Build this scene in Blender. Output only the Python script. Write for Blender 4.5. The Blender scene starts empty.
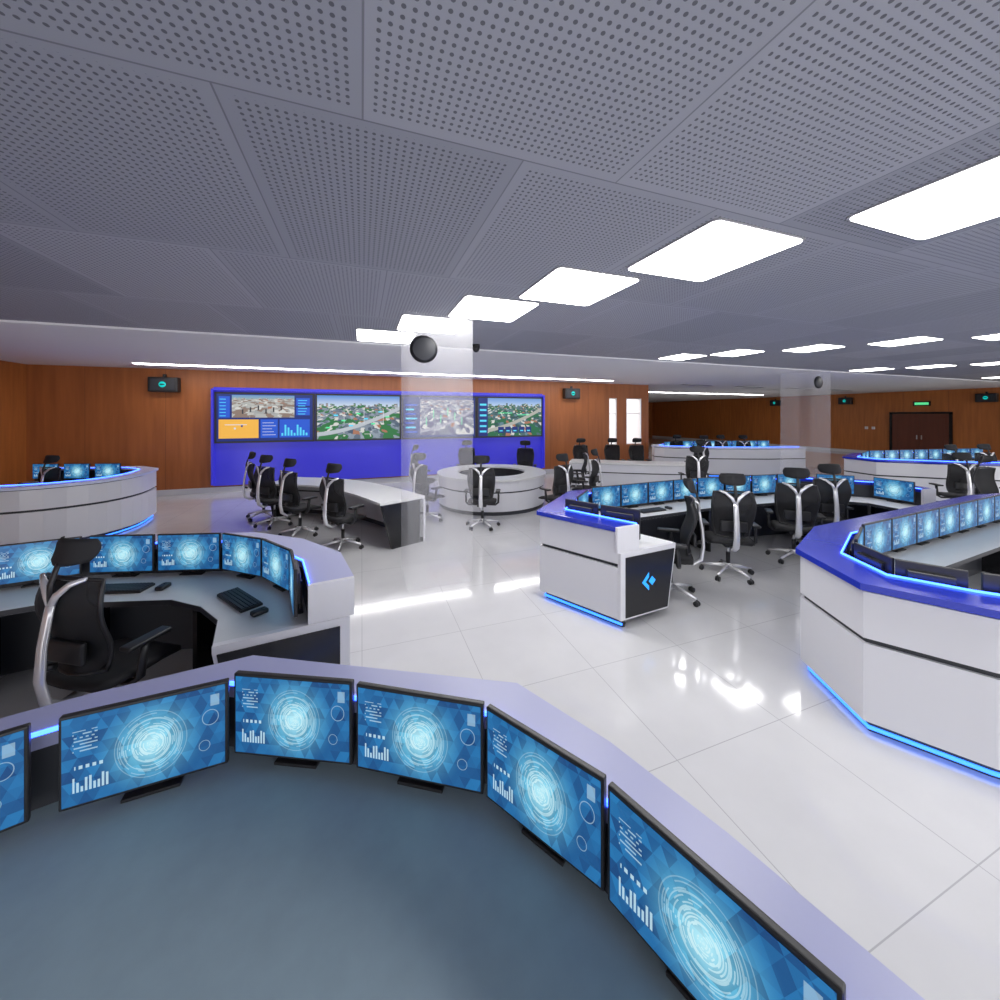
import bpy, bmesh, math, random
from mathutils import Vector, Matrix
random.seed(4)
sc=bpy.context.scene
try: sc.view_settings.view_transform='Standard'
except Exception: pass
YAW=math.radians(20)
CS,SN=math.cos(YAW),math.sin(YAW)
CEIL=3.33
def S(X,Z):            # survey frame (metres right / forward of the tripod) -> room axes
    return (X*CS+Z*SN, -X*SN+Z*CS)
def rotz(a): return -(YAW+math.radians(a))

# ------------------------------------------------------------------ materials
def new(name):
    m=bpy.data.materials.new(name); m.use_nodes=True
    nt=m.node_tree; return m,nt,nt.nodes['Principled BSDF']
def pbr(name,col,rough=.5,metal=0,emis=None,es=0,coat=0,noise=0,spec=.5):
    m,nt,b=new(name)
    b.inputs['Base Color'].default_value=(*col,1); b.inputs['Roughness'].default_value=rough
    b.inputs['Metallic'].default_value=metal; b.inputs['Coat Weight'].default_value=coat
    b.inputs['Specular IOR Level'].default_value=spec
    if emis: b.inputs['Emission Color'].default_value=(*emis,1); b.inputs['Emission Strength'].default_value=es
    if noise:
        n=nt.nodes.new('ShaderNodeTexNoise'); n.inputs['Scale'].default_value=14; n.inputs['Detail'].default_value=4
        tc=nt.nodes.new('ShaderNodeTexCoord'); nt.links.new(tc.outputs['Object'],n.inputs['Vector'])
        mr=nt.nodes.new('ShaderNodeMapRange'); mr.inputs['To Min'].default_value=1-noise; mr.inputs['To Max'].default_value=1+noise
        nt.links.new(n.outputs['Fac'],mr.inputs['Value'])
        mx=nt.nodes.new('ShaderNodeVectorMath'); mx.operation='SCALE'; mx.inputs[0].default_value=col
        nt.links.new(mr.outputs[0],mx.inputs['Scale']); nt.links.new(mx.outputs[0],b.inputs['Base Color'])
    return m
class G:
    def __init__(s,nt): s.nt=nt
    def m(s,op,a,b=None,c=None):
        n=s.nt.nodes.new('ShaderNodeMath'); n.operation=op
        for i,v in enumerate((a,b,c)):
            if v is None: continue
            if isinstance(v,(int,float)): n.inputs[i].default_value=v
            else: s.nt.links.new(v,n.inputs[i])
        return n.outputs[0]
    def mix(s,f,a,b):
        n=s.nt.nodes.new('ShaderNodeMix'); n.data_type='RGBA'
        for i,v in ((0,f),(6,a),(7,b)):
            if isinstance(v,(int,float)): n.inputs[i].default_value=v
            elif isinstance(v,tuple): n.inputs[i].default_value=(*v,1)
            else: s.nt.links.new(v,n.inputs[i])
        return n.outputs[2]
    def comb(s,x,y,z=0):
        n=s.nt.nodes.new('ShaderNodeCombineXYZ')
        for i,v in enumerate((x,y,z)):
            if isinstance(v,(int,float)): n.inputs[i].default_value=v
            else: s.nt.links.new(v,n.inputs[i])
        return n.outputs[0]
    def inr(s,v,a,b): return s.m('MULTIPLY',s.m('GREATER_THAN',v,a),s.m('LESS_THAN',v,b))
    def sep(s,out):
        tc=s.nt.nodes.new('ShaderNodeTexCoord'); sp=s.nt.nodes.new('ShaderNodeSeparateXYZ')
        s.nt.links.new(tc.outputs[out],sp.inputs[0]); return sp.outputs[0],sp.outputs[1],sp.outputs[2],tc.outputs[out]

M={}
M['white']=pbr('console_white_laminate',(.72,.72,.76),.28,coat=.2)
M['desk']=pbr('desk_grey_top',(.58,.60,.62),.35,noise=.04)
M['deskblue']=pbr('desk_bluegrey_top',(.26,.34,.39),.5,noise=.10)
M['desklight']=pbr('desk_light_top',(.78,.78,.78),.3)
M['black']=pbr('black_panel',(.012,.012,.014),.22)
M['dark']=pbr('dark_groove',(.03,.032,.04),.5)
M['ledge']=pbr('ledge_grey_lilac',(.40,.42,.66),.3)
M['ledgew']=pbr('ledge_white_blue',(.62,.66,.84),.3)
M['ledgeb']=pbr('ledge_blue_glass_glow',(.015,.03,.38),.18,coat=.2,emis=(.02,.05,.6),es=.12)  # blue ledge, with a faint even glow put into the material itself
M['led']=pbr('led_blue',(.1,.3,1),.4,emis=(.03,.10,1),es=8)
M['led2']=pbr('led_floor_blue',(.1,.3,1),.4,emis=(.03,.2,1),es=2.5)
M['blackp']=pbr('black_plastic',(.015,.015,.017),.4)
M['fabric']=pbr('black_mesh_fabric',(.012,.012,.014),.75,noise=.3)
M['chrome']=pbr('polished_aluminium',(.85,.85,.87),.25,metal=.55)
M['bezel']=pbr('monitor_bezel',(.02,.02,.022),.35)
M['cyan']=pbr('cyan_indicator',(0,.3,.3),.4,emis=(.0,.55,.5),es=.8)
M['logo']=pbr('logo_blue',(.02,.3,.9),.4,emis=(.03,.35,1),es=.8)
M['lamp']=pbr('ceiling_light_diffuser',(1,1,1),.5,emis=(1,.985,.97),es=11)
M['lamp2']=pbr('linear_light_diffuser',(1,1,1),.5,emis=(1,.98,.95),es=16)
M['lampframe']=pbr('white_frame',(.8,.8,.8),.4)
M['trimgrey']=pbr('lamp_rim_grey',(.3,.3,.32),.5)
M['plaster']=pbr('white_plaster',(.84,.84,.85),.8,noise=.02)
M['skirt']=pbr('skirting_white',(.6,.6,.62),.4)
M['videoblue']=pbr('video_wall_blue_panel',(.04,.035,.45),.25,emis=(.05,.05,.75),es=.3)

def wood(name,c1,c2,panel=1.2,axis=0):
    m,nt,b=new(name); g=G(nt); x,y,z,v=g.sep('Object')
    u=(x,y)[axis]
    n=nt.nodes.new('ShaderNodeTexNoise'); n.inputs['Scale'].default_value=1; n.inputs['Detail'].default_value=6
    nt.links.new(g.comb(g.m('MULTIPLY',x,9),g.m('MULTIPLY',y,9),g.m('MULTIPLY',z,.7)),n.inputs['Vector'])
    w=nt.nodes.new('ShaderNodeTexWhiteNoise'); w.noise_dimensions='1D'
    nt.links.new(g.m('FLOOR',g.m('DIVIDE',u,panel)),w.inputs['W'])
    f=g.m('ADD',g.m('MULTIPLY',n.outputs[0],.9),g.m('MULTIPLY',w.outputs['Value'],.12))
    c=g.mix(f,c1,c2)
    fr=g.m('FRACT',g.m('DIVIDE',u,panel)); seam=g.m('LESS_THAN',fr,.006)
    c=g.mix(g.m('MULTIPLY',seam,.6),c,(.08,.03,.015)); nt.links.new(c,b.inputs['Base Color'])
    b.inputs['Roughness'].default_value=.45
    return m
M['wood']=wood('wood_panelling',(.21,.06,.013),(.50,.16,.04),1.6,0)
M['woody']=wood('wood_panelling_side',(.24,.072,.015),(.60,.20,.045),1.6,1)
M['door']=wood('door_wood',(.08,.018,.008),(.17,.045,.022),3.3,1)

def floor_mat():
    m,nt,b=new('polished_white_tile'); g=G(nt); x,y,z,v=g.sep('Object')
    fx=g.m('FRACT',g.m('DIVIDE',x,.9)); fy=g.m('FRACT',g.m('DIVIDE',y,.9))
    s=g.m('MAXIMUM',g.m('LESS_THAN',fx,.006),g.m('LESS_THAN',fy,.006))
    n=nt.nodes.new('ShaderNodeTexNoise'); n.inputs['Scale'].default_value=2.5; n.inputs['Detail'].default_value=5
    nt.links.new(v,n.inputs['Vector'])
    c=g.mix(n.outputs[0],(.57,.57,.585),(.68,.68,.69)); c=g.mix(s,c,(.42,.42,.44))
    nt.links.new(c,b.inputs['Base Color']); b.inputs['Roughness'].default_value=.09
    b.inputs['Specular IOR Level'].default_value=.85
    b.inputs['Coat Weight'].default_value=.35; b.inputs['Coat Roughness'].default_value=.05
    return m
M['floor']=floor_mat()
def perf_mat():
    m,nt,b=new('perforated_metal_ceiling'); g=G(nt); x,y,z,v=g.sep('Object')
    p=.034
    dx=g.m('SUBTRACT',g.m('FRACT',g.m('DIVIDE',x,p)),.5); dy=g.m('SUBTRACT',g.m('FRACT',g.m('DIVIDE',y,p)),.5)
    r=g.m('SQRT',g.m('ADD',g.m('MULTIPLY',dx,dx),g.m('MULTIPLY',dy,dy)))
    hole=g.m('LESS_THAN',r,.23)
    px,py=1.26,1.68
    row=g.m('FLOOR',g.m('DIVIDE',y,py))
    xs=g.m('ADD',x,g.m('MULTIPLY',row,.53))
    w=nt.nodes.new('ShaderNodeTexWhiteNoise'); w.noise_dimensions='2D'
    nt.links.new(g.comb(g.m('FLOOR',g.m('DIVIDE',xs,px)),row),w.inputs['Vector'])
    fx=g.m('FRACT',g.m('DIVIDE',xs,px)); fy=g.m('FRACT',g.m('DIVIDE',y,py))
    border=g.m('MAXIMUM',g.m('MAXIMUM',g.m('LESS_THAN',fx,.035),g.m('GREATER_THAN',fx,.965)),g.m('MAXIMUM',g.m('LESS_THAN',fy,.026),g.m('GREATER_THAN',fy,.974)))
    seam=g.m('MAXIMUM',g.m('LESS_THAN',fx,.006),g.m('LESS_THAN',fy,.005))
    hole=g.m('MULTIPLY',hole,g.m('SUBTRACT',1,border))
    c=g.mix(w.outputs['Value'],(.31,.32,.36),(.41,.42,.46))
    c=g.mix(g.m('MULTIPLY',hole,.75),c,(.05,.05,.06)); c=g.mix(g.m('MULTIPLY',seam,.6),c,(.1,.1,.12))
    nt.links.new(c,b.inputs['Base Color']); b.inputs['Roughness'].default_value=.6
    return m
M['perf']=perf_mat()

def screen_mat():
    m,nt,b=new('monitor_dashboard_screen'); g=G(nt); u,v,z,vec=g.sep('UV')
    U=g.m('MULTIPLY',g.m('SUBTRACT',u,.52),1.75); V=g.m('SUBTRACT',v,.48)
    r=g.m('SQRT',g.m('ADD',g.m('MULTIPLY',U,U),g.m('MULTIPLY',V,V)))
    ang=g.m('ARCTAN2',V,U)
    glow=g.m('POWER',g.m('MAXIMUM',g.m('SUBTRACT',1,g.m('DIVIDE',r,.62)),0),1.5)
    k=7.5; uu=g.m('MULTIPLY',u,1.75)
    s1=g.m('FLOOR',g.m('MULTIPLY',v,k)); s2=g.m('FLOOR',g.m('MULTIPLY',g.m('ADD',g.m('MULTIPLY',uu,.866),g.m('MULTIPLY',v,.5)),k)); s3=g.m('FLOOR',g.m('MULTIPLY',g.m('SUBTRACT',g.m('MULTIPLY',uu,.866),g.m('MULTIPLY',v,.5)),k))
    wt=nt.nodes.new('ShaderNodeTexWhiteNoise'); wt.noise_dimensions='3D'; nt.links.new(g.comb(s1,s2,s3),wt.inputs['Vector'])
    c=g.mix(wt.outputs['Value'],(.008,.06,.20),(.02,.19,.46))
    burst=g.m('MULTIPLY',glow,g.m('ADD',.75,g.m('MULTIPLY',wt.outputs['Value'],.4)))
    c=g.mix(burst,c,(.24,.80,1.0))
    core=g.m('POWER',g.m('MAXIMUM',g.m('SUBTRACT',1,g.m('DIVIDE',r,.25)),0),1.3)
    c=g.mix(g.m('MULTIPLY',core,.6),c,(.75,1,1))
    n=nt.nodes.new('ShaderNodeTexNoise'); n.inputs['Scale'].default_value=12; n.inputs['Detail'].default_value=3; nt.links.new(vec,n.inputs['Vector'])
    rb=g.m('FLOOR',g.m('MULTIPLY',r,48)); ab=g.m('FLOOR',g.m('ADD',g.m('MULTIPLY',ang,2.2),g.m('MULTIPLY',rb,1.7)))
    wr=nt.nodes.new('ShaderNodeTexWhiteNoise'); wr.noise_dimensions='2D'; nt.links.new(g.comb(rb,ab),wr.inputs['Vector'])
    seg=g.m('MULTIPLY',g.m('GREATER_THAN',wr.outputs['Value'],.5),g.m('LESS_THAN',g.m('FRACT',g.m('MULTIPLY',r,48)),.55))
    ring=g.m('MULTIPLY',seg,g.m('LESS_THAN',r,.37))
    for a_,b_ in ((.385,.395),(.30,.31),(.20,.215),(.115,.125)): ring=g.m('MAXIMUM',ring,g.inr(r,a_,b_))
    fade=g.m('MAXIMUM',g.m('SUBTRACT',1,g.m('MULTIPLY',r,1.9)),.12)
    ring=g.m('MULTIPLY',ring,g.m('MULTIPLY',fade,g.m('ADD',.5,n.outputs[0])))
    c=g.mix(g.m('MINIMUM',g.m('MULTIPLY',ring,.8),1),c,(.72,.97,1))
    st=g.m('GREATER_THAN',g.m('FRACT',g.m('MULTIPLY',u,42)),.4)
    hgt=g.m('ADD',.17,g.m('MULTIPLY',g.m('ABSOLUTE',g.m('SINE',g.m('MULTIPLY',g.m('FLOOR',g.m('MULTIPLY',u,42)),2.3))),.14))
    bars=g.m('MULTIPLY',g.m('MULTIPLY',st,g.inr(u,.06,.27)),g.m('MULTIPLY',g.m('GREATER_THAN',v,.14),g.m('LESS_THAN',v,hgt)))
    txt=g.m('MULTIPLY',g.m('MULTIPLY',g.m('GREATER_THAN',g.m('FRACT',g.m('MULTIPLY',v,26)),.6),g.inr(v,.58,.84)),g.inr(u,.06,.20))
    wn=nt.nodes.new('ShaderNodeTexWhiteNoise'); wn.noise_dimensions='2D'
    nt.links.new(g.comb(g.m('FLOOR',g.m('MULTIPLY',u,60)),g.m('FLOOR',g.m('MULTIPLY',v,26))),wn.inputs['Vector'])
    txt=g.m('MULTIPLY',txt,g.m('GREATER_THAN',wn.outputs['Value'],.35))
    dots=g.m('MULTIPLY',g.inr(v,.40,.44),g.m('MULTIPLY',g.inr(u,.07,.24),g.m('GREATER_THAN',g.m('FRACT',g.m('MULTIPLY',u,26)),.45)))
    def circ(cx,cy,r1,r2):
        a=g.m('MULTIPLY',g.m('SUBTRACT',u,cx),1.75); bb=g.m('SUBTRACT',v,cy)
        return g.inr(g.m('SQRT',g.m('ADD',g.m('MULTIPLY',a,a),g.m('MULTIPLY',bb,bb))),r1,r2)
    rr=g.m('MAXIMUM',circ(.90,.62,.09,.10),circ(.86,.28,.06,.068)); rr=g.m('MAXIMUM',rr,g.m('MULTIPLY',g.inr(u,.90,.96),g.inr(v,.76,.90)))
    hud=g.m('MAXIMUM',g.m('MAXIMUM',bars,g.m('MULTIPLY',txt,.7)),g.m('MAXIMUM',dots,g.m('MULTIPLY',rr,.5)))
    c=g.mix(g.m('MULTIPLY',hud,.75),c,(.6,.85,.95))
    b.inputs['Base Color'].default_value=(.01,.02,.04,1); b.inputs['Roughness'].default_value=.25
    nt.links.new(c,b.inputs['Emission Color']); b.inputs['Emission Strength'].default_value=.95
    return m
M['screen']=screen_mat()

def city_mat(name,sky,a,bc,cc,scale,skyline=.8,road=None):
    m,nt,b=new(name); g=G(nt); u,v,z,vec=g.sep('UV')
    pers=g.m('DIVIDE',1,g.m('SUBTRACT',1.08,g.m('MULTIPLY',v,.85)))
    pv=g.comb(g.m('MULTIPLY',g.m('MULTIPLY',g.m('SUBTRACT',u,.5),1.7),pers),g.m('MULTIPLY',pers,1.3))
    vo=nt.nodes.new('ShaderNodeTexVoronoi'); vo.distance='CHEBYCHEV'; vo.inputs['Scale'].default_value=scale; nt.links.new(pv,vo.inputs['Vector'])
    sp=nt.nodes.new('ShaderNodeSeparateXYZ'); nt.links.new(vo.outputs['Color'],sp.inputs[0])
    n=nt.nodes.new('ShaderNodeTexNoise'); n.inputs['Scale'].default_value=2.2; n.inputs['Detail'].default_value=3; nt.links.new(pv,n.inputs['Vector'])
    c=g.mix(sp.outputs[0],a,bc); c=g.mix(g.m('GREATER_THAN',n.outputs[0],.52),c,cc)
    c=g.mix(g.m('GREATER_THAN',sp.outputs[1],.84),c,(.75,.75,.72))
    c=g.mix(g.m('GREATER_THAN',sp.outputs[2],.95),c,(.45,.20,.12))
    if road:
        rd=g.m('ABSOLUTE',g.m('SUBTRACT',v,g.m('ADD',.12,g.m('MULTIPLY',g.m('POWER',u,1.6),.6))))
        c=g.mix(g.m('LESS_THAN',rd,.045),c,road)
    h=g.m('ADD',skyline,g.m('MULTIPLY',g.m('FRACT',g.m('MULTIPLY',g.m('SINE',g.m('FLOOR',g.m('MULTIPLY',u,40))),43.7)),.09))
    sk=g.mix(g.m('MULTIPLY',g.m('SUBTRACT',v,skyline),4),sky,(.10,.30,.75))
    c=g.mix(g.m('GREATER_THAN',v,h),c,sk)
    b.inputs['Base Color'].default_value=(0,0,0,1)
    nt.links.new(c,b.inputs['Emission Color']); b.inputs['Emission Strength'].default_value=.85
    return m
M['city1']=city_mat('aerial_city_feed',(.75,.85,.95),(.06,.10,.16),(.35,.42,.5),(.03,.20,.06),9,.74,(.55,.6,.66))
M['city2']=city_mat('aerial_blocks_feed',(.55,.57,.62),(.16,.18,.26),(.5,.53,.6),(.10,.10,.22),6,1.5,(.4,.4,.5))
M['city3']=city_mat('highway_feed',(.55,.72,.95),(.02,.07,.07),(.15,.28,.34),(.02,.16,.07),10,.78,(.5,.5,.45))
M['plaza']=city_mat('plaza_feed',(.35,.5,.45),(.40,.42,.42),(.62,.62,.58),(.30,.22,.18),5,.8)
M['uiorange']=pbr('ui_orange',(.1,.05,0),.5,emis=(.9,.48,.08),es=.9)
M['uiblue']=pbr('ui_blue',(.0,.01,.1),.5,emis=(.02,.10,.6),es=.9)
M['uinavy']=pbr('ui_navy',(.0,.01,.05),.5,emis=(.01,.02,.16),es=.9)
M['uicyan']=pbr('ui_cyan',(.0,.1,.1),.5,emis=(.1,.6,.85),es=1)
M['uigreen']=pbr('ui_green',(.0,.1,.1),.5,emis=(.12,.8,.3),es=.9)
M['uiwhite']=pbr('ui_white',(.1,.1,.1),.5,emis=(.8,.82,.9),es=.8)
def trans_mat(name,col,rough,op):
    m=bpy.data.materials.new(name); m.use_nodes=True; nt=m.node_tree
    b=nt.nodes['Principled BSDF']; b.inputs['Base Color'].default_value=(*col,1); b.inputs['Roughness'].default_value=rough
    t=nt.nodes.new('ShaderNodeBsdfTransparent'); mx=nt.nodes.new('ShaderNodeMixShader'); mx.inputs[0].default_value=op
    nt.links.new(t.outputs[0],mx.inputs[1]); nt.links.new(b.outputs[0],mx.inputs[2])
    nt.links.new(mx.outputs[0],nt.nodes['Material Output'].inputs[0]); return m
M['col']=trans_mat('translucent_column_acrylic',(.85,.85,.88),.4,.12)
M['mesh']=trans_mat('open_mesh_backrest',(.012,.012,.014),.7,.88)

# ------------------------------------------------------------------ mesh builder
class MB:
    def __init__(s): s.v=[];s.f=[];s.fm=[];s.sm=[];s.uv=[];s.mats=[]
    def mi(s,k):
        if k not in s.mats: s.mats.append(k)
        return s.mats.index(k)
    def add(s,vs,fs,mat,smooth=False,uvs=None,T=None):
        o=len(s.v)
        s.v+=[tuple(T@Vector(p)) if T else tuple(p) for p in vs]
        i=s.mi(mat)
        for k,f in enumerate(fs):
            s.f.append([o+a for a in f]); s.fm.append(i); s.sm.append(smooth); s.uv.append(uvs[k] if uvs else None)
    def box(s,c,d,mat,T=None,bev=0,smooth=False):
        bm=bmesh.new(); bmesh.ops.create_cube(bm,size=1)
        for v in bm.verts: v.co=Vector((c[0]+v.co.x*d[0],c[1]+v.co.y*d[1],c[2]+v.co.z*d[2]))
        if bev: bmesh.ops.bevel(bm,geom=bm.edges[:],offset=bev,segments=3,affect='EDGES',profile=.6)
        bm.verts.index_update()
        s.add([v.co[:] for v in bm.verts],[[v.index for v in f.verts] for f in bm.faces],mat,smooth,T=T); bm.free()
    def plate(s,poly,z0,z1,mat):
        n=len(poly)
        s.add([(x,y,z0) for x,y in poly]+[(x,y,z1) for x,y in poly],[list(range(n))[::-1],[n+k for k in range(n)]]+[[k,(k+1)%n,n+(k+1)%n,n+k] for k in range(n)],mat)
    def quad(s,pts,mat,T=None):
        s.add(pts,[[0,1,2,3]],mat,uvs=[[(0,0),(1,0),(1,1),(0,1)]],T=T)
    def tube(s,pts,rad,mat,n=10,sx=1,T=None,side=Vector((1,0,0))):
        P=[Vector(p) for p in pts]; vs=[];fs=[]
        for i,p in enumerate(P):
            t=(P[min(i+1,len(P)-1)]-P[max(i-1,0)]).normalized()
            a=side-t*side.dot(t)
            if a.length<.05: a=Vector((0,1,0))-t*t.y
            a.normalize(); b=t.cross(a); r=rad[i] if isinstance(rad,(list,tuple)) else rad
            for k in range(n):
                an=2*math.pi*k/n; vs.append((p+a*math.cos(an)*r*sx+b*math.sin(an)*r)[:])
        for i in range(len(P)-1):
            for k in range(n): fs.append([i*n+k,i*n+(k+1)%n,(i+1)*n+(k+1)%n,(i+1)*n+k])
        fs.append(list(range(n))[::-1]); fs.append([(len(P)-1)*n+k for k in range(n)])
        s.add(vs,fs,mat,True,T=T)
    def sweep(s,path,prof,mat,closed=False,T=None,nr=None):
        n=len(path);m=len(prof);vs=[];fs=[]
        nr=nr or normals(path,closed)
        for i in range(n):
            for d,z in prof: vs.append((path[i][0]+nr[i][0]*d,path[i][1]+nr[i][1]*d,z))
        for i in range(n if closed else n-1):
            j=(i+1)%n
            for k in range(m):
                l=(k+1)%m; fs.append([i*m+k,j*m+k,j*m+l,i*m+l])
        if not closed: fs.append(list(range(m))); fs.append([(n-1)*m+k for k in range(m)][::-1])
        s.add(vs,fs,mat,T=T)
    def obj(s,name,loc=(0,0,0),rz=0,mesh_only=False,fixn=True):
        me=bpy.data.meshes.new(name); me.from_pydata(s.v,[],s.f)
        for k in s.mats: me.materials.append(M[k])
        for i,p in enumerate(me.polygons): p.material_index=s.fm[i]; p.use_smooth=s.sm[i]
        if any(s.uv):
            ul=me.uv_layers.new(name='UVMap')
            for i,p in enumerate(me.polygons):
                if s.uv[i]:
                    for k,li in enumerate(p.loop_indices): ul.data[li].uv=s.uv[i][k]
        if fixn:
            bm=bmesh.new(); bm.from_mesh(me); bmesh.ops.recalc_face_normals(bm,faces=bm.faces[:]); bm.to_mesh(me); bm.free()
        if mesh_only: return me
        return put(me,name,loc,rz)
def put(me,name,loc=(0,0,0),rz=0,sx=1,sy=1):
    o=bpy.data.objects.new(name,me); o.location=loc; o.rotation_euler=(0,0,rz); o.scale=(sx,sy,1)
    sc.collection.objects.link(o); return o
def normals(path,closed):
    n=len(path); seg=[]
    for i in range(n if closed else n-1):
        a=path[i];b=path[(i+1)%n]; dx,dy=b[0]-a[0],b[1]-a[1]; L=math.hypot(dx,dy); seg.append((dy/L,-dx/L))
    out=[]
    for i in range(n):
        if closed: p,q=seg[i-1],seg[i]
        else: p,q=seg[max(i-1,0)],seg[min(i,n-2)]
        bx,by=p[0]+q[0],p[1]+q[1]; L=math.hypot(bx,by); bx/=L;by/=L
        c=max(.3,bx*p[0]+by*p[1]); out.append((bx/c,by/c))
    return out
def rect(d0,d1,z0,z1): return [(d0,z0),(d1,z0),(d1,z1),(d0,z1)]
def arc(pts,n=4):
    out=[]
    P=[pts[0]]+pts+[pts[-1]]
    for i in range(1,len(P)-2):
        for k in range(n):
            t=k/n; r=[]
            for d in (0,1):
                a,b,c_,e=P[i-1][d],P[i][d],P[i+1][d],P[i+2][d]
                r.append(.5*((2*b)+(-a+c_)*t+(2*a-5*b+4*c_-e)*t*t+(-a+3*b-3*c_+e)*t**3))
            out.append(tuple(r))
    out.append(pts[-1]); return out

# ------------------------------------------------------------------ monitor
mb=MB()
mb.box((0,0,.20),(.50,.022,.31),'bezel',bev=.006)
mb.box((0,-.02,.20),(.34,.03,.2),'bezel',bev=.01)
mb.quad([(.240,.0125,.056),(-.240,.0125,.056),(-.240,.0125,.346),(.240,.0125,.346)],'screen')
mb.box((0,-.045,.10),(.06,.02,.20),'bezel',bev=.004)
mb.box((0,-.03,.006),(.18,.05,.012),'bezel',bev=.004)
MON=mb.obj('computer_monitor_mesh',mesh_only=True)
def monitor(x,y,rz,z=.75,sx=1): return put(MON,'computer_monitor',(x,y,z),rz,sx)
def monitor_between(x1,z1,x2,z2):
    a=S(x1,z1);b=S(x2,z2); L=math.hypot(b[0]-a[0],b[1]-a[1])
    monitor((a[0]+b[0])/2,(a[1]+b[1])/2,math.atan2(b[1]-a[1],b[0]-a[0])+math.pi,sx=L/.5)

mb=MB(); mb.box((0,0,.01),(.42,.14,.018),'blackp',bev=.005)
for r in range(5):
    for c in range(15): mb.box((-.19+c*.027,-.052+r*.026,.022),(.022,.021,.008),'dark')
KEY=mb.obj('keyboard_mesh',mesh_only=True)
mb=MB(); mb.box((0,0,.017),(.06,.10,.032),'blackp',bev=.014,smooth=True); mb.box((0,.02,.034),(.008,.02,.006),'dark')
MOU=mb.obj('mouse_mesh',mesh_only=True)

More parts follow.
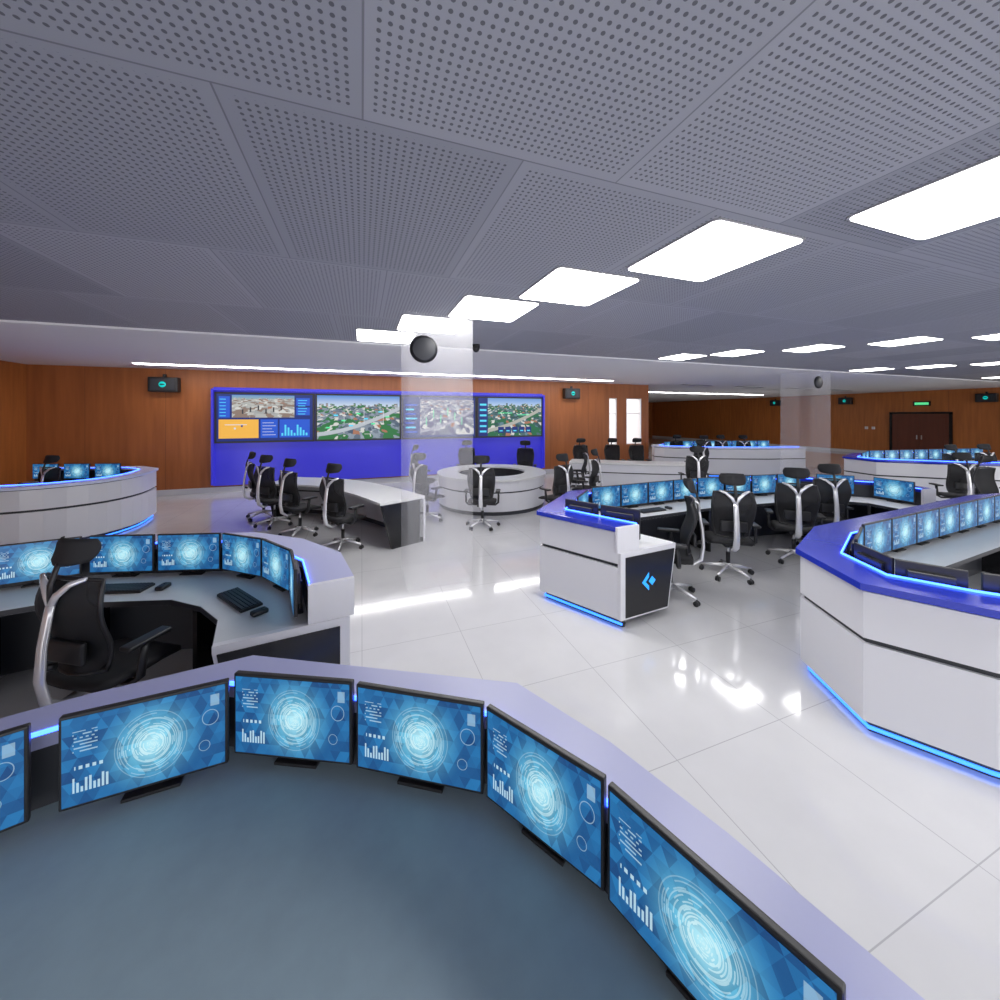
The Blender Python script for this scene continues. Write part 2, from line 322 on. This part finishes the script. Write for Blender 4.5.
# ------------------------------------------------------------------ office chair (faces +Y)
def make_chair():
    c=MB()
    for k in range(5):
        a=2*math.pi*k/5+.3; dx,dy=math.cos(a),math.sin(a)
        c.tube([(dx*.03,dy*.03,.125),(dx*.16,dy*.16,.11),(dx*.31,dy*.31,.078)],[.026,.02,.014],'chrome',8,1.0,side=Vector((-dy,dx,0)))
        for sgn in (-1,1):
            px,py=dx*.31-dy*.016*sgn,dy*.31+dx*.016*sgn
            c.tube([(px-dy*.009,py+dx*.009,.03),(px+dy*.009,py-dx*.009,.03)],.03,'blackp',12,side=Vector((0,0,1)))
        c.tube([(dx*.31,dy*.31,.03),(dx*.31,dy*.31,.075)],.009,'blackp',8)
    c.tube([(0,0,.09),(0,0,.16)],[.04,.035],'chrome',14)
    c.tube([(0,0,.16),(0,0,.30)],.026,'blackp',12); c.tube([(0,0,.28),(0,0,.42)],.016,'chrome',10)
    c.box((0,-.03,.43),(.17,.26,.055),'blackp',bev=.015)
    c.tube([(.08,.0,.42),(.22,.02,.41)],.007,'blackp',8)
    vs=[];fs=[];nx,ny=10,10
    for lay in (0,1):
        for j in range(ny+1):
            for i in range(nx+1):
                u=i/nx*2-1;v=j/ny*2-1
                ex=u*math.sqrt(1-.18*v*v); ey=v*math.sqrt(1-.18*u*u)
                w=.265; X=ex*w; Y=.02+ey*.25
                zt=.505+.015*u*u-.05*max(0,v-.45)**1.3*1.3+.01*v*v
                edge=max(abs(u),abs(v))**8
                Zz=(zt-.02*edge) if lay else (.45-.04*max(0,v-.45)+.02*edge)
                vs.append((X,Y,Zz))
    W=nx+1;N=W*(ny+1)
    for j in range(ny):
        for i in range(nx):
            a=j*W+i; fs.append([a,a+W,a+W+1,a+1]); fs.append([N+a,N+a+1,N+a+W+1,N+a+W])
    for i in range(nx): fs.append([i,i+1,N+i+1,N+i]); a=ny*W+i; fs.append([a+1,a,N+a,N+a+1])
    for j in range(ny): a=j*W; fs.append([a+W,a,N+a,N+a+W]); a=j*W+nx; fs.append([a,a+W,N+a+W,N+a])
    c.add(vs,fs,'fabric',True)
    def bw(t): return .19+.055*math.sin(min(1,t*1.15)*math.pi*.62)-.05*max(0,t-.75)*1.6
    def by(t,u): return -.215-.035*t-.03*math.sin(t*6.28+3.6)+.055*u*u
    nz,nu=14,8; vs=[];fs=[]
    for lay in (0,1):
        for j in range(nz+1):
            t=j/nz
            for i in range(nu+1):
                u=i/nu*2-1; vs.append((u*bw(t),by(t,u)-lay*.012,.56+t*.56))
    W=nu+1;N=W*(nz+1)
    for j in range(nz):
        for i in range(nu):
            a=j*W+i; fs.append([a,a+1,a+W+1,a+W]); fs.append([N+a,N+a+W,N+a+W+1,N+a+1])
    c.add(vs,fs,'mesh',True)
    loop=[(bw(j/nz),by(j/nz,1)-.006,.56+j/nz*.56) for j in range(nz+1)]
    top=[(u*bw(1),by(1,u)-.006,1.12+.02*(1-u*u)) for u in (.6,.2,-.2,-.6)]
    lp=[(-x,y,z) for x,y,z in loop[::-1]]
    bot=[(u*bw(0),by(0,u)-.006,.56-.012*(1-u*u)) for u in (-.5,0,.5)]
    c.tube(loop+top+lp+bot+[loop[0]],.013,'blackp',8,1.0,side=Vector((0,1,0)))
    c.box((0,-.235,.70),(.30,.035,.13),'blackp',bev=.015,smooth=True)
    c.tube([(0,-.10,.42),(0,-.24,.40),(0,-.32,.46),(0,-.345,.60),(0,-.335,.78),(0,-.31,.94),(0,-.295,1.03)],[.018,.02,.022,.02,.018,.017,.016],'chrome',12,1.8)
    for s in (-1,1):
        c.tube([(0,-.298,1.0),(s*.035,-.295,1.06),(s*.10,-.272,1.12),(s*.17,-.24,1.145)],[.018,.016,.014,.009],'chrome',10,1.4)
    c.tube([(0,-.30,1.02),(0,-.30,1.12),(0,-.275,1.20),(0,-.25,1.26)],[.014,.012,.011,.011],'blackp',8,1.6)
    c.tube([(0,-.275,.64),(0,-.33,.66)],.02,'blackp',8,side=Vector((1,0,0)))
    vs=[];fs=[];nu,nv=10,6
    for lay in (0,1):
        for j in range(nv+1):
            for i in range(nu+1):
                u=i/nu*2-1;v=j/nv*2-1
                ex=u*math.sqrt(1-.3*v*v); ey=v*math.sqrt(1-.3*u*u)
                th=.022*(1-max(abs(u),abs(v))**4)+.006
                vs.append((ex*.155,-.225+.06*u*u-.02*v*v+.02*v+(-th if lay else th),1.29+ey*.075))
    W=nu+1;N=W*(nv+1)
    for j in range(nv):
        for i in range(nu):
            a=j*W+i; fs.append([a,a+1,a+W+1,a+W]); fs.append([N+a,N+a+W,N+a+W+1,N+a+1])
    for i in range(nu): fs.append([i,i+1,N+i+1,N+i]); a=nv*W+i; fs.append([a+1,a,N+a,N+a+1])
    for j in range(nv): a=j*W; fs.append([a+W,a,N+a,N+a+W]); a=j*W+nu; fs.append([a,a+W,N+a+W,N+a])
    c.add(vs,fs,'fabric',True)
    for s in (-1,1):
        c.tube([(s*.10,-.06,.435),(s*.25,-.06,.43),(s*.30,-.05,.47),(s*.305,-.04,.58),(s*.30,-.02,.665)],[.018,.018,.02,.019,.017],'blackp',8,1.4,side=Vector((0,1,0)))
        c.box((s*.295,-.01,.68),(.085,.25,.03),'blackp',bev=.012,smooth=True)
    return c.obj('office_chair_mesh',mesh_only=True)
CH=make_chair()
def chair(X,Z,a):
    x,y=S(X,Z); return put(CH,'office_chair',(x,y,0),rotz(a))

# ------------------------------------------------------------------ consoles
def console(name,pts,depth=.85,mon=None,ledge='ledge',desk='desk',ends=(True,True),ledge_w=.28,zl=1.0,mw=.5,logo=False,kb=(),endn=(None,None),worktop=None):
    path=[S(*p) for p in pts]
    nr=normals(path,False)
    for e,i in ((0,0),(1,-1)):
        if endn[e]:
            vx,vy=S(*endn[e]); L=math.hypot(vx,vy); nr[i]=(vx/L,vy/L)
    c=MB()
    def sw(pr,mt): c.sweep(path,pr,mt,nr=nr)
    sw(rect(.09,.12,0,.09),'dark')
    sw(rect(.075,.088,.02,.04),'led2')
    sw(rect(.03,.10,.09,.60),'white')
    sw(rect(.055,.10,.60,.635),'dark')
    sw(rect(.03,.10,.635,zl-.06),'white')
    sw(rect(.05,.10,zl-.06,zl-.045),'dark')
    sw(rect(0,ledge_w,zl-.045,zl),ledge)
    sw(rect(ledge_w-.012,ledge_w-.002,zl,zl+.012),'led')
    sw(rect(ledge_w-.03,ledge_w-.005,.75,zl-.045),'dark')
    sw(rect(.10,.13,.02,.71),'dark')
    if worktop:      # full plate that fills the bay of the console
        poly=[(path[i][0]+nr[i][0]*.10,path[i][1]+nr[i][1]*.10) for i in range(len(path))]+[S(*p) for p in worktop]
        c.plate(poly,.71,.75,desk)
    else:
        sw(rect(.10,depth,.71,.75),desk)
        sw(rect(depth-.004,depth+.004,.712,.748),'dark')
    for e,idx,prev in ((0,0,1),(1,-1,-2)):
        if not ends[e]: continue
        p=path[idx];q=path[prev]; nn=nr[idx]; LL=math.hypot(*nn); nn=(nn[0]/LL,nn[1]/LL)
        d=(-nn[1],nn[0])
        if (p[0]-q[0])*d[0]+(p[1]-q[1])*d[1]<0: d=(-d[0],-d[1])
        def slab(prof,t0,t1,mt):
            pth=[(p[0]+d[0]*t,p[1]+d[1]*t) for t in (t0,t1)]
            c.sweep(pth,prof,mt,nr=[nn,nn])
        D=depth
        slab([(.03,.09),(D*.86,.09),(D*1.0,.71),(D,.75),(.03,.75)],0,.04,'white')
        slab([(.09,.11),(D*.84,.11),(D*.97,.70),(.09,.70)],.04,.048,'black')
        slab(rect(0,ledge_w,.75,zl),0,.03,'white')
        if logo:
            m=D*.50; zc=.42
            slab([(m-.09,zc),(m,zc-.09),(m,zc-.045),(m-.045,zc),(m,zc+.045),(m,zc+.09)],.048,.052,'logo')
            slab([(m,zc),(m+.045,zc-.045),(m+.09,zc),(m+.045,zc+.045)],.048,.052,'logo')
    if not worktop:
      step=1 if len(path)<12 else 4
      for i in range(1,len(path)-1,step):
        a=(path[i][0]+nr[i][0]*.13,path[i][1]+nr[i][1]*.13); b=(path[i][0]+nr[i][0]*(depth-.18),path[i][1]+nr[i][1]*(depth-.18))
        dx,dy=b[0]-a[0],b[1]-a[1]; L=math.hypot(dx,dy)
        T=Matrix.Translation(((a[0]+b[0])/2,(a[1]+b[1])/2,.365))@Matrix.Rotation(math.atan2(dy,dx),4,'Z')
        c.box((0,0,0),(L,.04,.69),'black',T=T)
    o=c.obj(name)
    off=[(path[i][0]+nr[i][0]*(ledge_w+.07),path[i][1]+nr[i][1]*(ledge_w+.07)) for i in range(len(path))]
    segs=range(len(path)-1) if mon is None else mon
    for i in segs:
        a,b=off[i],off[i+1]; L=math.hypot(b[0]-a[0],b[1]-a[1])
        n=max(1,int((L+.06)/mw)); w=L/n
        ang=math.atan2(b[1]-a[1],b[0]-a[0])
        for k in range(n):
            t=(k+.5)/n; monitor(a[0]+(b[0]-a[0])*t,a[1]+(b[1]-a[1])*t,ang+math.pi,sx=min(1,(w-.012)/.5))
        if i in kb:
            t=.42; x=a[0]+(b[0]-a[0])*t+math.sin(ang)*.24; y=a[1]+(b[1]-a[1])*t-math.cos(ang)*.24
            put(KEY,'keyboard',(x,y,.75),ang+math.pi); put(MOU,'computer_mouse',(x+math.cos(ang)*.32,y+math.sin(ang)*.32,.75),ang)
    return o

A=[(-2.7,.55),(-2.25,1.10),(-1.62,1.5),(-1.13,1.74),(.07,1.56),(.37,1.28),(.60,1.0),(.95,.5)]
console('operator_console',A,mon=[],ledge='ledge',desk='deskblue',ends=(False,False),ledge_w=.19,worktop=[(.75,.32),(-2.4,.32)])
for t in [(-1.90,.96,-1.516,1.226),(-1.452,1.254,-1.023,1.434),(-1.025,1.475,-.55,1.425),(-.53,1.415,-.055,1.315),(-.041,1.306,.29,1.045),(.297,1.03,.60,.66)]:
    monitor_between(*t)
console('operator_console',[(-4.9,2.5),(-4.1,3.15),(-3.5,3.48),(-2.3,3.57),(-1.75,3.38),(-1.28,3.05),(-1.00,2.6)],depth=.78,ends=(False,True),kb=(2,4),endn=(None,(-.88,-.45)))
console('operator_console',[(1.13,3.72),(.42,4.36),(1.0,5.5),(3.0,6.35),(5.2,6.9),(6.3,6.4),(6.5,5.7)],depth=.78,ledge='ledgeb',desk='desklight',logo=True,kb=(2,),mon=[1,2,3,4,5],endn=((.90,.42),None))
monitor_between(1.47,3.98,1.12,4.22); monitor_between(1.10,4.25,.78,4.52)
console('operator_console',[(3.9,1.55),(2.80,2.13),(2.36,2.49),(2.45,3.15),(3.1,3.75),(6.4,5.2),(9.2,5.9)],depth=.68,ledge='ledgeb',ends=(False,False))
E=[(-9.6,8.1),(-7.7,8.2)]+arc([(-7.1,7.9),(-6.75,7.2),(-6.7,6.5),(-7.1,5.9),(-7.8,5.55),(-8.7,5.35)],3)
console('operator_console',E,depth=.55,mon=[0],ledge='ledgew',ends=(False,False))
console('operator_console',[(13.5,8.2),(10.8,8.6),(9.2,9.3),(9.1,10.1),(10.2,11),(14.5,11.8)],depth=.7,mon=[3,4],ledge='ledgeb',ends=(False,False))
console('operator_console',[(10.4,12.9)]+arc([(9,12.7),(7.5,12.8),(6.2,13.1),(5.5,13.6),(5.8,14.3),(6.8,14.9)],2)+[(10.5,15.2)],depth=.5,mon=[9,10,11,12,13],ledge='ledgew',ends=(False,False)) if False else console('operator_console',[(10.4,12.9)]+arc([(9,12.7),(7.5,12.8),(6.2,13.1),(5.5,13.6),(5.8,14.3),(6.8,14.9)],2)+[(10.5,15.2)],depth=.5,mon=[9,10,11],ledge='ledgew',ends=(False,False))

def simple_desk(name,path,depth=.8,closed=False,ends=True):
    c=MB()
    c.sweep(path,rect(.06,.10,0,.08),'dark',closed)
    c.sweep(path,rect(.04,.10,.08,.46),'white',closed); c.sweep(path,rect(.055,.10,.46,.49),'dark',closed)
    c.sweep(path,rect(.04,.10,.49,.70),'white',closed)
    c.sweep(path,rect(0,depth,.71,.75),'desklight',closed)
    c.sweep(path,rect(.05,depth-.03,.695,.71),'dark',closed)
    if closed: c.sweep(path,rect(depth-.10,depth-.06,.0,.70),'dark',closed)
    if ends and not closed:
        for e in (0,1):
            p,q=(path[0],path[1]) if e==0 else (path[-1],path[-2]); L=math.hypot(p[0]-q[0],p[1]-q[1]); d=((p[0]-q[0])/L,(p[1]-q[1])/L)
            al=lambda t:(p[0]+d[0]*t,p[1]+d[1]*t)
            c.sweep([al(-.05),al(0)] if e else [al(0),al(-.05)],[(.04,0),(depth*.75,0),(depth*.97,.70),(.04,.70)],'black')
            c.sweep([al(-.06),al(.006)] if e else [al(.006),al(-.06)],[(.0,0),(.04,0),(.04,.70),(.0,.70)],'white')
    return c.obj(name)
simple_desk('curved_desk',arc([S(-4.5,8.3),S(-3.2,8.0),S(-2.1,7.2),S(-1.25,6.35)]),.8)
simple_desk('curved_desk',arc([S(5.6,10.2),S(3.7,10.5),S(2.0,11.0)]),.75)
cx,cy=S(-.2,9.15)
simple_desk('round_meeting_table',[(cx+1.3*math.cos(-2*math.pi*k/40),cy+1.3*math.sin(-2*math.pi*k/40)) for k in range(40)],.5,closed=True)

# ------------------------------------------------------------------ chairs
for X,Z,a in [(-2.53,2.48,11),
    (1.98,4.42,-72),(3.0,5.0,15),(4.25,5.5,28),(5.05,5.95,12),
    (-2.48,6.0,25),(-3.5,6.65,30),(-4.3,7.25,20),(-4.85,7.8,50),
    (-.33,7.15,3),(1.1,7.45,-35),(-1.45,7.6,40),(1.9,8.4,-60),(-1.9,9.4,95),(1.9,9.5,-80),(-.9,10.9,160),(.7,10.8,190),
    (2.6,11.9,170),(3.6,12.0,180),(4.4,12.0,175),(6.0,11.6,-10),(6.6,14.0,180),(8.2,14.3,0),(7.5,14.1,10),(9.0,14.2,10),(4.7,9.2,10),
    (-8.25,7.2,10),(9.2,7.7,15),(10.1,7.4,-15),(11.3,9.7,0),(12.4,9.9,5),(8.9,6.75,170)]:
    chair(X,Z,a)

# ------------------------------------------------------------------ room shell
XL,XR,YB,YF,YN=-7.45,26.0,12.27,29.0,-4.5
XE=10.8
def slab(name,x0,x1,y0,y1,z0,z1,mat):
    c=MB(); c.box(((x0+x1)/2,(y0+y1)/2,(z0+z1)/2),(x1-x0,y1-y0,z1-z0),mat); return c.obj(name)
c=MB(); c.box(((XL+XR)/2,(YN+YF)/2,-.05),(XR-XL+1,YF-YN+1,.1),'floor'); c.obj('floor')
c=MB()
YP=6.8; YW=YB+.15
c.box(((XL+XR)/2,(YN+YP)/2,CEIL+.05),(XR-XL+.4,YP-YN,.1),'perf')
c.box(((XL+XR)/2,(YP+YW)/2,CEIL+.035),(XR-XL+.4,YW-YP,.13),'plaster')
c.box(((XE-.15+XR+.2)/2,(YW+YF)/2,CEIL+.035),(XR+.2-XE+.15,YF-YW+.3,.13),'plaster')
c.obj('ceiling')
slab('wall_left',XL-.15,XL,YN,YB+.15,0,CEIL-.03,'woody')
c=MB()
W=[(8.92,9.28),(9.72,10.45)]; z0,z1=.95,2.75
xs=[XL]+[v for w in W for v in w]+[XE]
for i in range(0,len(xs),2): c.box(((xs[i]+xs[i+1])/2,YB+.075,(CEIL-.03)/2),(xs[i+1]-xs[i],.15,CEIL-.03),'wood')
for a,b in W:
    c.box(((a+b)/2,YB+.075,z0/2),(b-a,.15,z0),'wood'); c.box(((a+b)/2,YB+.075,(z1+CEIL-.03)/2),(b-a,.15,CEIL-.03-z1),'wood')
c.obj('wall_back')
for i,(a,b) in enumerate(W):
    c=MB()
    for x in (a+.015,b-.015): c.box((x,YB+.06,(z0+z1)/2),(.03,.10,z1-z0),'lampframe')
    for z in (z0+.015,z1-.015,z0+1.2): c.box(((a+b)/2,YB+.08,z),(b-a,.05,.025),'lampframe')
    c.obj('window_%d'%(i+1))
slab('wall_return',XE-.06,XE,YB+.15,YF,0,CEIL-.03,'woody')
slab('added_white_outer_skin',XE-.15,XE-.06,YB+.15,YF,0,CEIL-.03,'plaster')  # white skin added outside so the view through the windows turns bright
slab('wall_far',XE,XR,YF,YF+.15,0,CEIL-.03,'wood')
slab('wall_right',XR,XR+.15,YN,YF+.15,0,CEIL-.03,'woody')
slab('baseboard_back',XL,XE,YB-.02,YB,0,.15,'skirt')
slab('baseboard_left',XL,XL+.02,YN,YB-.02,0,.15,'skirt')
slab('baseboard_right',XR-.02,XR,YN,YF,0,.15,'skirt')

c=MB(); y0,y1=9.55,11.6; DX=XR-.022
c.box((DX-.04,(y0+y1)/2,2.2),(.08,y1-y0+.2,.1),'black')
for y in (y0-.05,y1+.05): c.box((DX-.04,y,1.1),(.08,.1,2.2),'black')
for k in (0,1):
    ya=y0+k*(y1-y0)/2; w=(y1-y0)/2-.01
    c.box((DX-.03,ya+w/2,1.07),(.05,w,2.14),'door')
    for zc,h in ((1.55,.85),(.6,.7)):
        c.box((DX-.058,ya+w/2,zc),(.012,w-.3,h),'door')
    c.box((DX-.08,ya+(w-.08 if k==0 else .08),1.0),(.04,.03,.2),'chrome')
c.obj('door_1')
c=MB(); c.box((XR-.03,10.5,2.66),(.05,.62,.22),'black'); c.box((XR-.057,10.5,2.66),(.006,.5,.12),'uigreen'); c.obj('exit_sign')
for y in (12.4,12.7):
    c=MB(); c.box((XR-.01,y,1.4),(.02,.14,.14),'lampframe'); c.box((XR-.022,y,1.4),(.006,.05,.08),'skirt'); c.obj('light_switch')

def wbox(x,y,z,rz):
    c=MB(); c.box((0,.12,0),(.62,.22,.38),'blackp',bev=.03); c.box((0,.005,-.0),(.5,.02,.28),'dark',bev=.005)
    c.tube([(0,-.002,0),(0,-.008,0)],.075,'cyan',20,side=Vector((1,0,0))); c.box((0,-.009,0),(.10,.006,.03),'blackp')
    c.box((0,.12,.22),(.06,.06,.1),'blackp'); c.obj('wall_speaker',(x,y,z),rz)
wbox(-4.77,YB-.24,2.88,0); wbox(7.2,YB-.24,2.88,0)
wbox(XR-.24,13.6,2.9,-math.pi/2); wbox(XR-.24,8.4,2.86,-math.pi/2); wbox(11.9,YF-.24,2.8,0); wbox(XR-.24,17.5,2.9,-math.pi/2)

# ------------------------------------------------------------------ video wall
x0=-3.74; PW=9.8
c=MB()
c.box((x0+PW/2,YB-.03,1.52),(PW,.06,2.66),'videoblue')
c.box((x0+PW/2,YB-.12,2.78),(PW,.24,.04),'videoblue')
for xx in (x0+.02,x0+PW-.02): c.box((xx,YB-.12,1.52),(.04,.24,2.56),'videoblue')
sw=PW/4-.02
zc=2.03; sh=1.38
for k in range(4):
    cxk=x0+.04+sw*(k+.5)
    c.box((cxk,YB-.10,zc),(sw-.015,.10,sh),'bezel')
    a,b=cxk-sw/2+.06,cxk+sw/2-.06; l,h=zc-sh/2+.05,zc+sh/2-.05; Y=YB-.153
    def q(u0,v0,u1,v1,mat,lift=0):
        yy=Y-lift*.002
        c.quad([(a+(b-a)*u0,yy,l+(h-l)*v0),(a+(b-a)*u1,yy,l+(h-l)*v0),(a+(b-a)*u1,yy,l+(h-l)*v1),(a+(b-a)*u0,yy,l+(h-l)*v1)],mat)
    if k==0:
        q(0,0,1,1,'uinavy'); q(.15,.5,.80,.98,'plaza',1); q(.02,.06,.42,.46,'uiorange',1); q(.02,.5,.13,.95,'uiblue',1)
        q(.44,.06,.62,.46,'uiblue',1); q(.64,.06,.97,.46,'uiblue',1); q(.82,.55,.97,.72,'uiblue',1); q(.82,.76,.97,.93,'uiblue',1)
        for i in range(6): q(.03,.53+i*.07,.09,.545+i*.07,'uicyan',2); q(.84,.57+i*.06,.92+.01*(i%3),.585+i*.06,'uicyan',2)
        for i in range(9): q(.66+i*.033,.1,.68+i*.033,.16+.06*((i*7)%4),'uicyan',2)
        q(.17,.25,.19,.29,'uiwhite',2); q(.24,.3,.26,.34,'uinavy',2); q(.08,.34,.3,.355,'uiwhite',2)
        for i in range(5): q(.46,.12+i*.065,.6-.02*(i%3),.13+i*.065,'uiwhite',2)
        for i in range(6): q(.25+.08*i,.58+.04*(i%3),.265+.08*i,.68+.04*(i%3),'dark',2)
    elif k==1:
        q(0,0,1,1,'city1')
        for i in range(9):
            uu=.1+.09*i; vv=.25+.4*((i*37)%10)/10; q(uu,vv,uu+.05,vv+.035,'uicyan' if i%2 else 'uigreen',1)
        for i in (2,5,8): q(.15+i*.08,.35,.155+i*.08,.7,'uiwhite',1)
    elif k==2:
        q(0,0,1,1,'uinavy'); q(.22,.06,.98,.94,'city2',1)
        for i in range(7): q(.03,.12+i*.11,.18-.02*(i%3),.16+i*.11,'uicyan' if i%2 else 'uiblue',2)
        for i in range(6): q(.3+.1*i,.3+.06*((i*3)%5),.31+.1*i,.5+.06*((i*3)%5),'uigreen',2)
    else:
        q(0,0,1,1,'city3'); q(0,0,.14,1,'uinavy',1)
        for i in range(6): q(.02,.1+i*.14,.12,.15+i*.14,'uicyan',2)
        for i in range(5): q(.3+.11*i,.08,.39+.11*i,.24,'uinavy',1); q(.32+.11*i,.12,.37+.11*i,.15,'uicyan',2)
        q(.3,.6,.52,.62,'uigreen',1); q(.6,.55,.8,.57,'uigreen',1)
c.obj('video_wall',fixn=False)

# ------------------------------------------------------------------ columns
def column(x,y,s,dx,dz):
    c=MB(); c.box((x+s/2,y+s/2,CEIL/2),(s,s,CEIL-.004),'col'); o=c.obj('column')
    c=MB(); c.tube([(dx,y-.004,dz),(dx,y-.03,dz)],.165,'blackp',28,side=Vector((1,0,0)))
    c.tube([(dx,y-.03,dz),(dx,y-.04,dz)],[.145,.13],'dark',28,side=Vector((1,0,0))); c.obj('round_speaker')
column(.516,4.62,.80,.70,2.89); column(11.3,6.7,.80,11.56,2.98)
c=MB(); dx,dy=S(-.42,6.65); c.tube([(dx,dy,CEIL),(dx,dy,CEIL-.05)],.07,'blackp',16)
c.tube([(dx,dy,CEIL-.05),(dx,dy,CEIL-.09),(dx,dy,CEIL-.12),(dx,dy,CEIL-.135)],[.065,.06,.04,.01],'blackp',16); c.obj('dome_camera')

# ------------------------------------------------------------------ ceiling lights
def rrect(w,h,r,n=5):
    out=[]
    for sx,sy,a0 in ((1,1,0),(-1,1,90),(-1,-1,180),(1,-1,270)):
        for k in range(n+1):
            a=math.radians(a0+90*k/n); out.append((sx*(w/2-r)+r*math.cos(a),sy*(h/2-r)+r*math.sin(a)))
    return out
lm=MB()
lm.plate(rrect(.86,.90,.05),-.010,0,'trimgrey'); lm.plate(rrect(.83,.87,.05),-.014,-.009,'lamp')
LM=lm.obj('panel_mesh',mesh_only=True)
for x,y in [(4.0,-.1),(3.25,1.05),(2.50,2.20),(1.95,3.22),(1.42,4.2),(.89,5.18),(.35,6.2)]:
    put(LM,'ceiling_light_panel',(x,y,CEIL))
for x,y in [(10.2,2.0),(9.35,2.75),(8.5,3.65),(7.79,4.6),(6.95,5.45),(6.35,6.22),
            (12.9,6.2),(13.5,5.3),(14.1,4.4),(14.8,3.5),(19.5,6.0),(20.1,5.0),(20.7,4.0)]:
    put(LM,'ceiling_light_panel',(x,y,CEIL),sx=.78,sy=.78)
c=MB(); c.box((1.65,11.2,CEIL-.035),(13.2,.2,.012),'lamp2'); c.obj('linear_ceiling_light')
c=MB(); c.box((18,16,CEIL-.035),(9,.2,.012),'lamp2'); c.obj('linear_ceiling_light')
for x in (12.5,15.5,18.5,21.5):
    c=MB(); c.box((x,11.5,CEIL-.037),(1.6,.18,.012),'skirt')
    for k in range(3): c.box((x,11.45+k*.05,CEIL-.044),(1.5,.018,.006),'dark')
    c.obj('ceiling_air_vent')

w=bpy.data.worlds.new('World'); sc.world=w; w.use_nodes=True
w.node_tree.nodes['Background'].inputs[0].default_value=(.98,.98,1,1); w.node_tree.nodes['Background'].inputs[1].default_value=2.5
cam=bpy.data.cameras.new('camera'); co=bpy.data.objects.new('camera',cam); sc.collection.objects.link(co)
co.location=(0,0,2.1); co.rotation_euler=(math.pi/2,0,-YAW)
cam.sensor_width=36; cam.lens=380/1000*36; cam.shift_y=-.085; cam.clip_start=.02; cam.clip_end=200
sc.camera=co
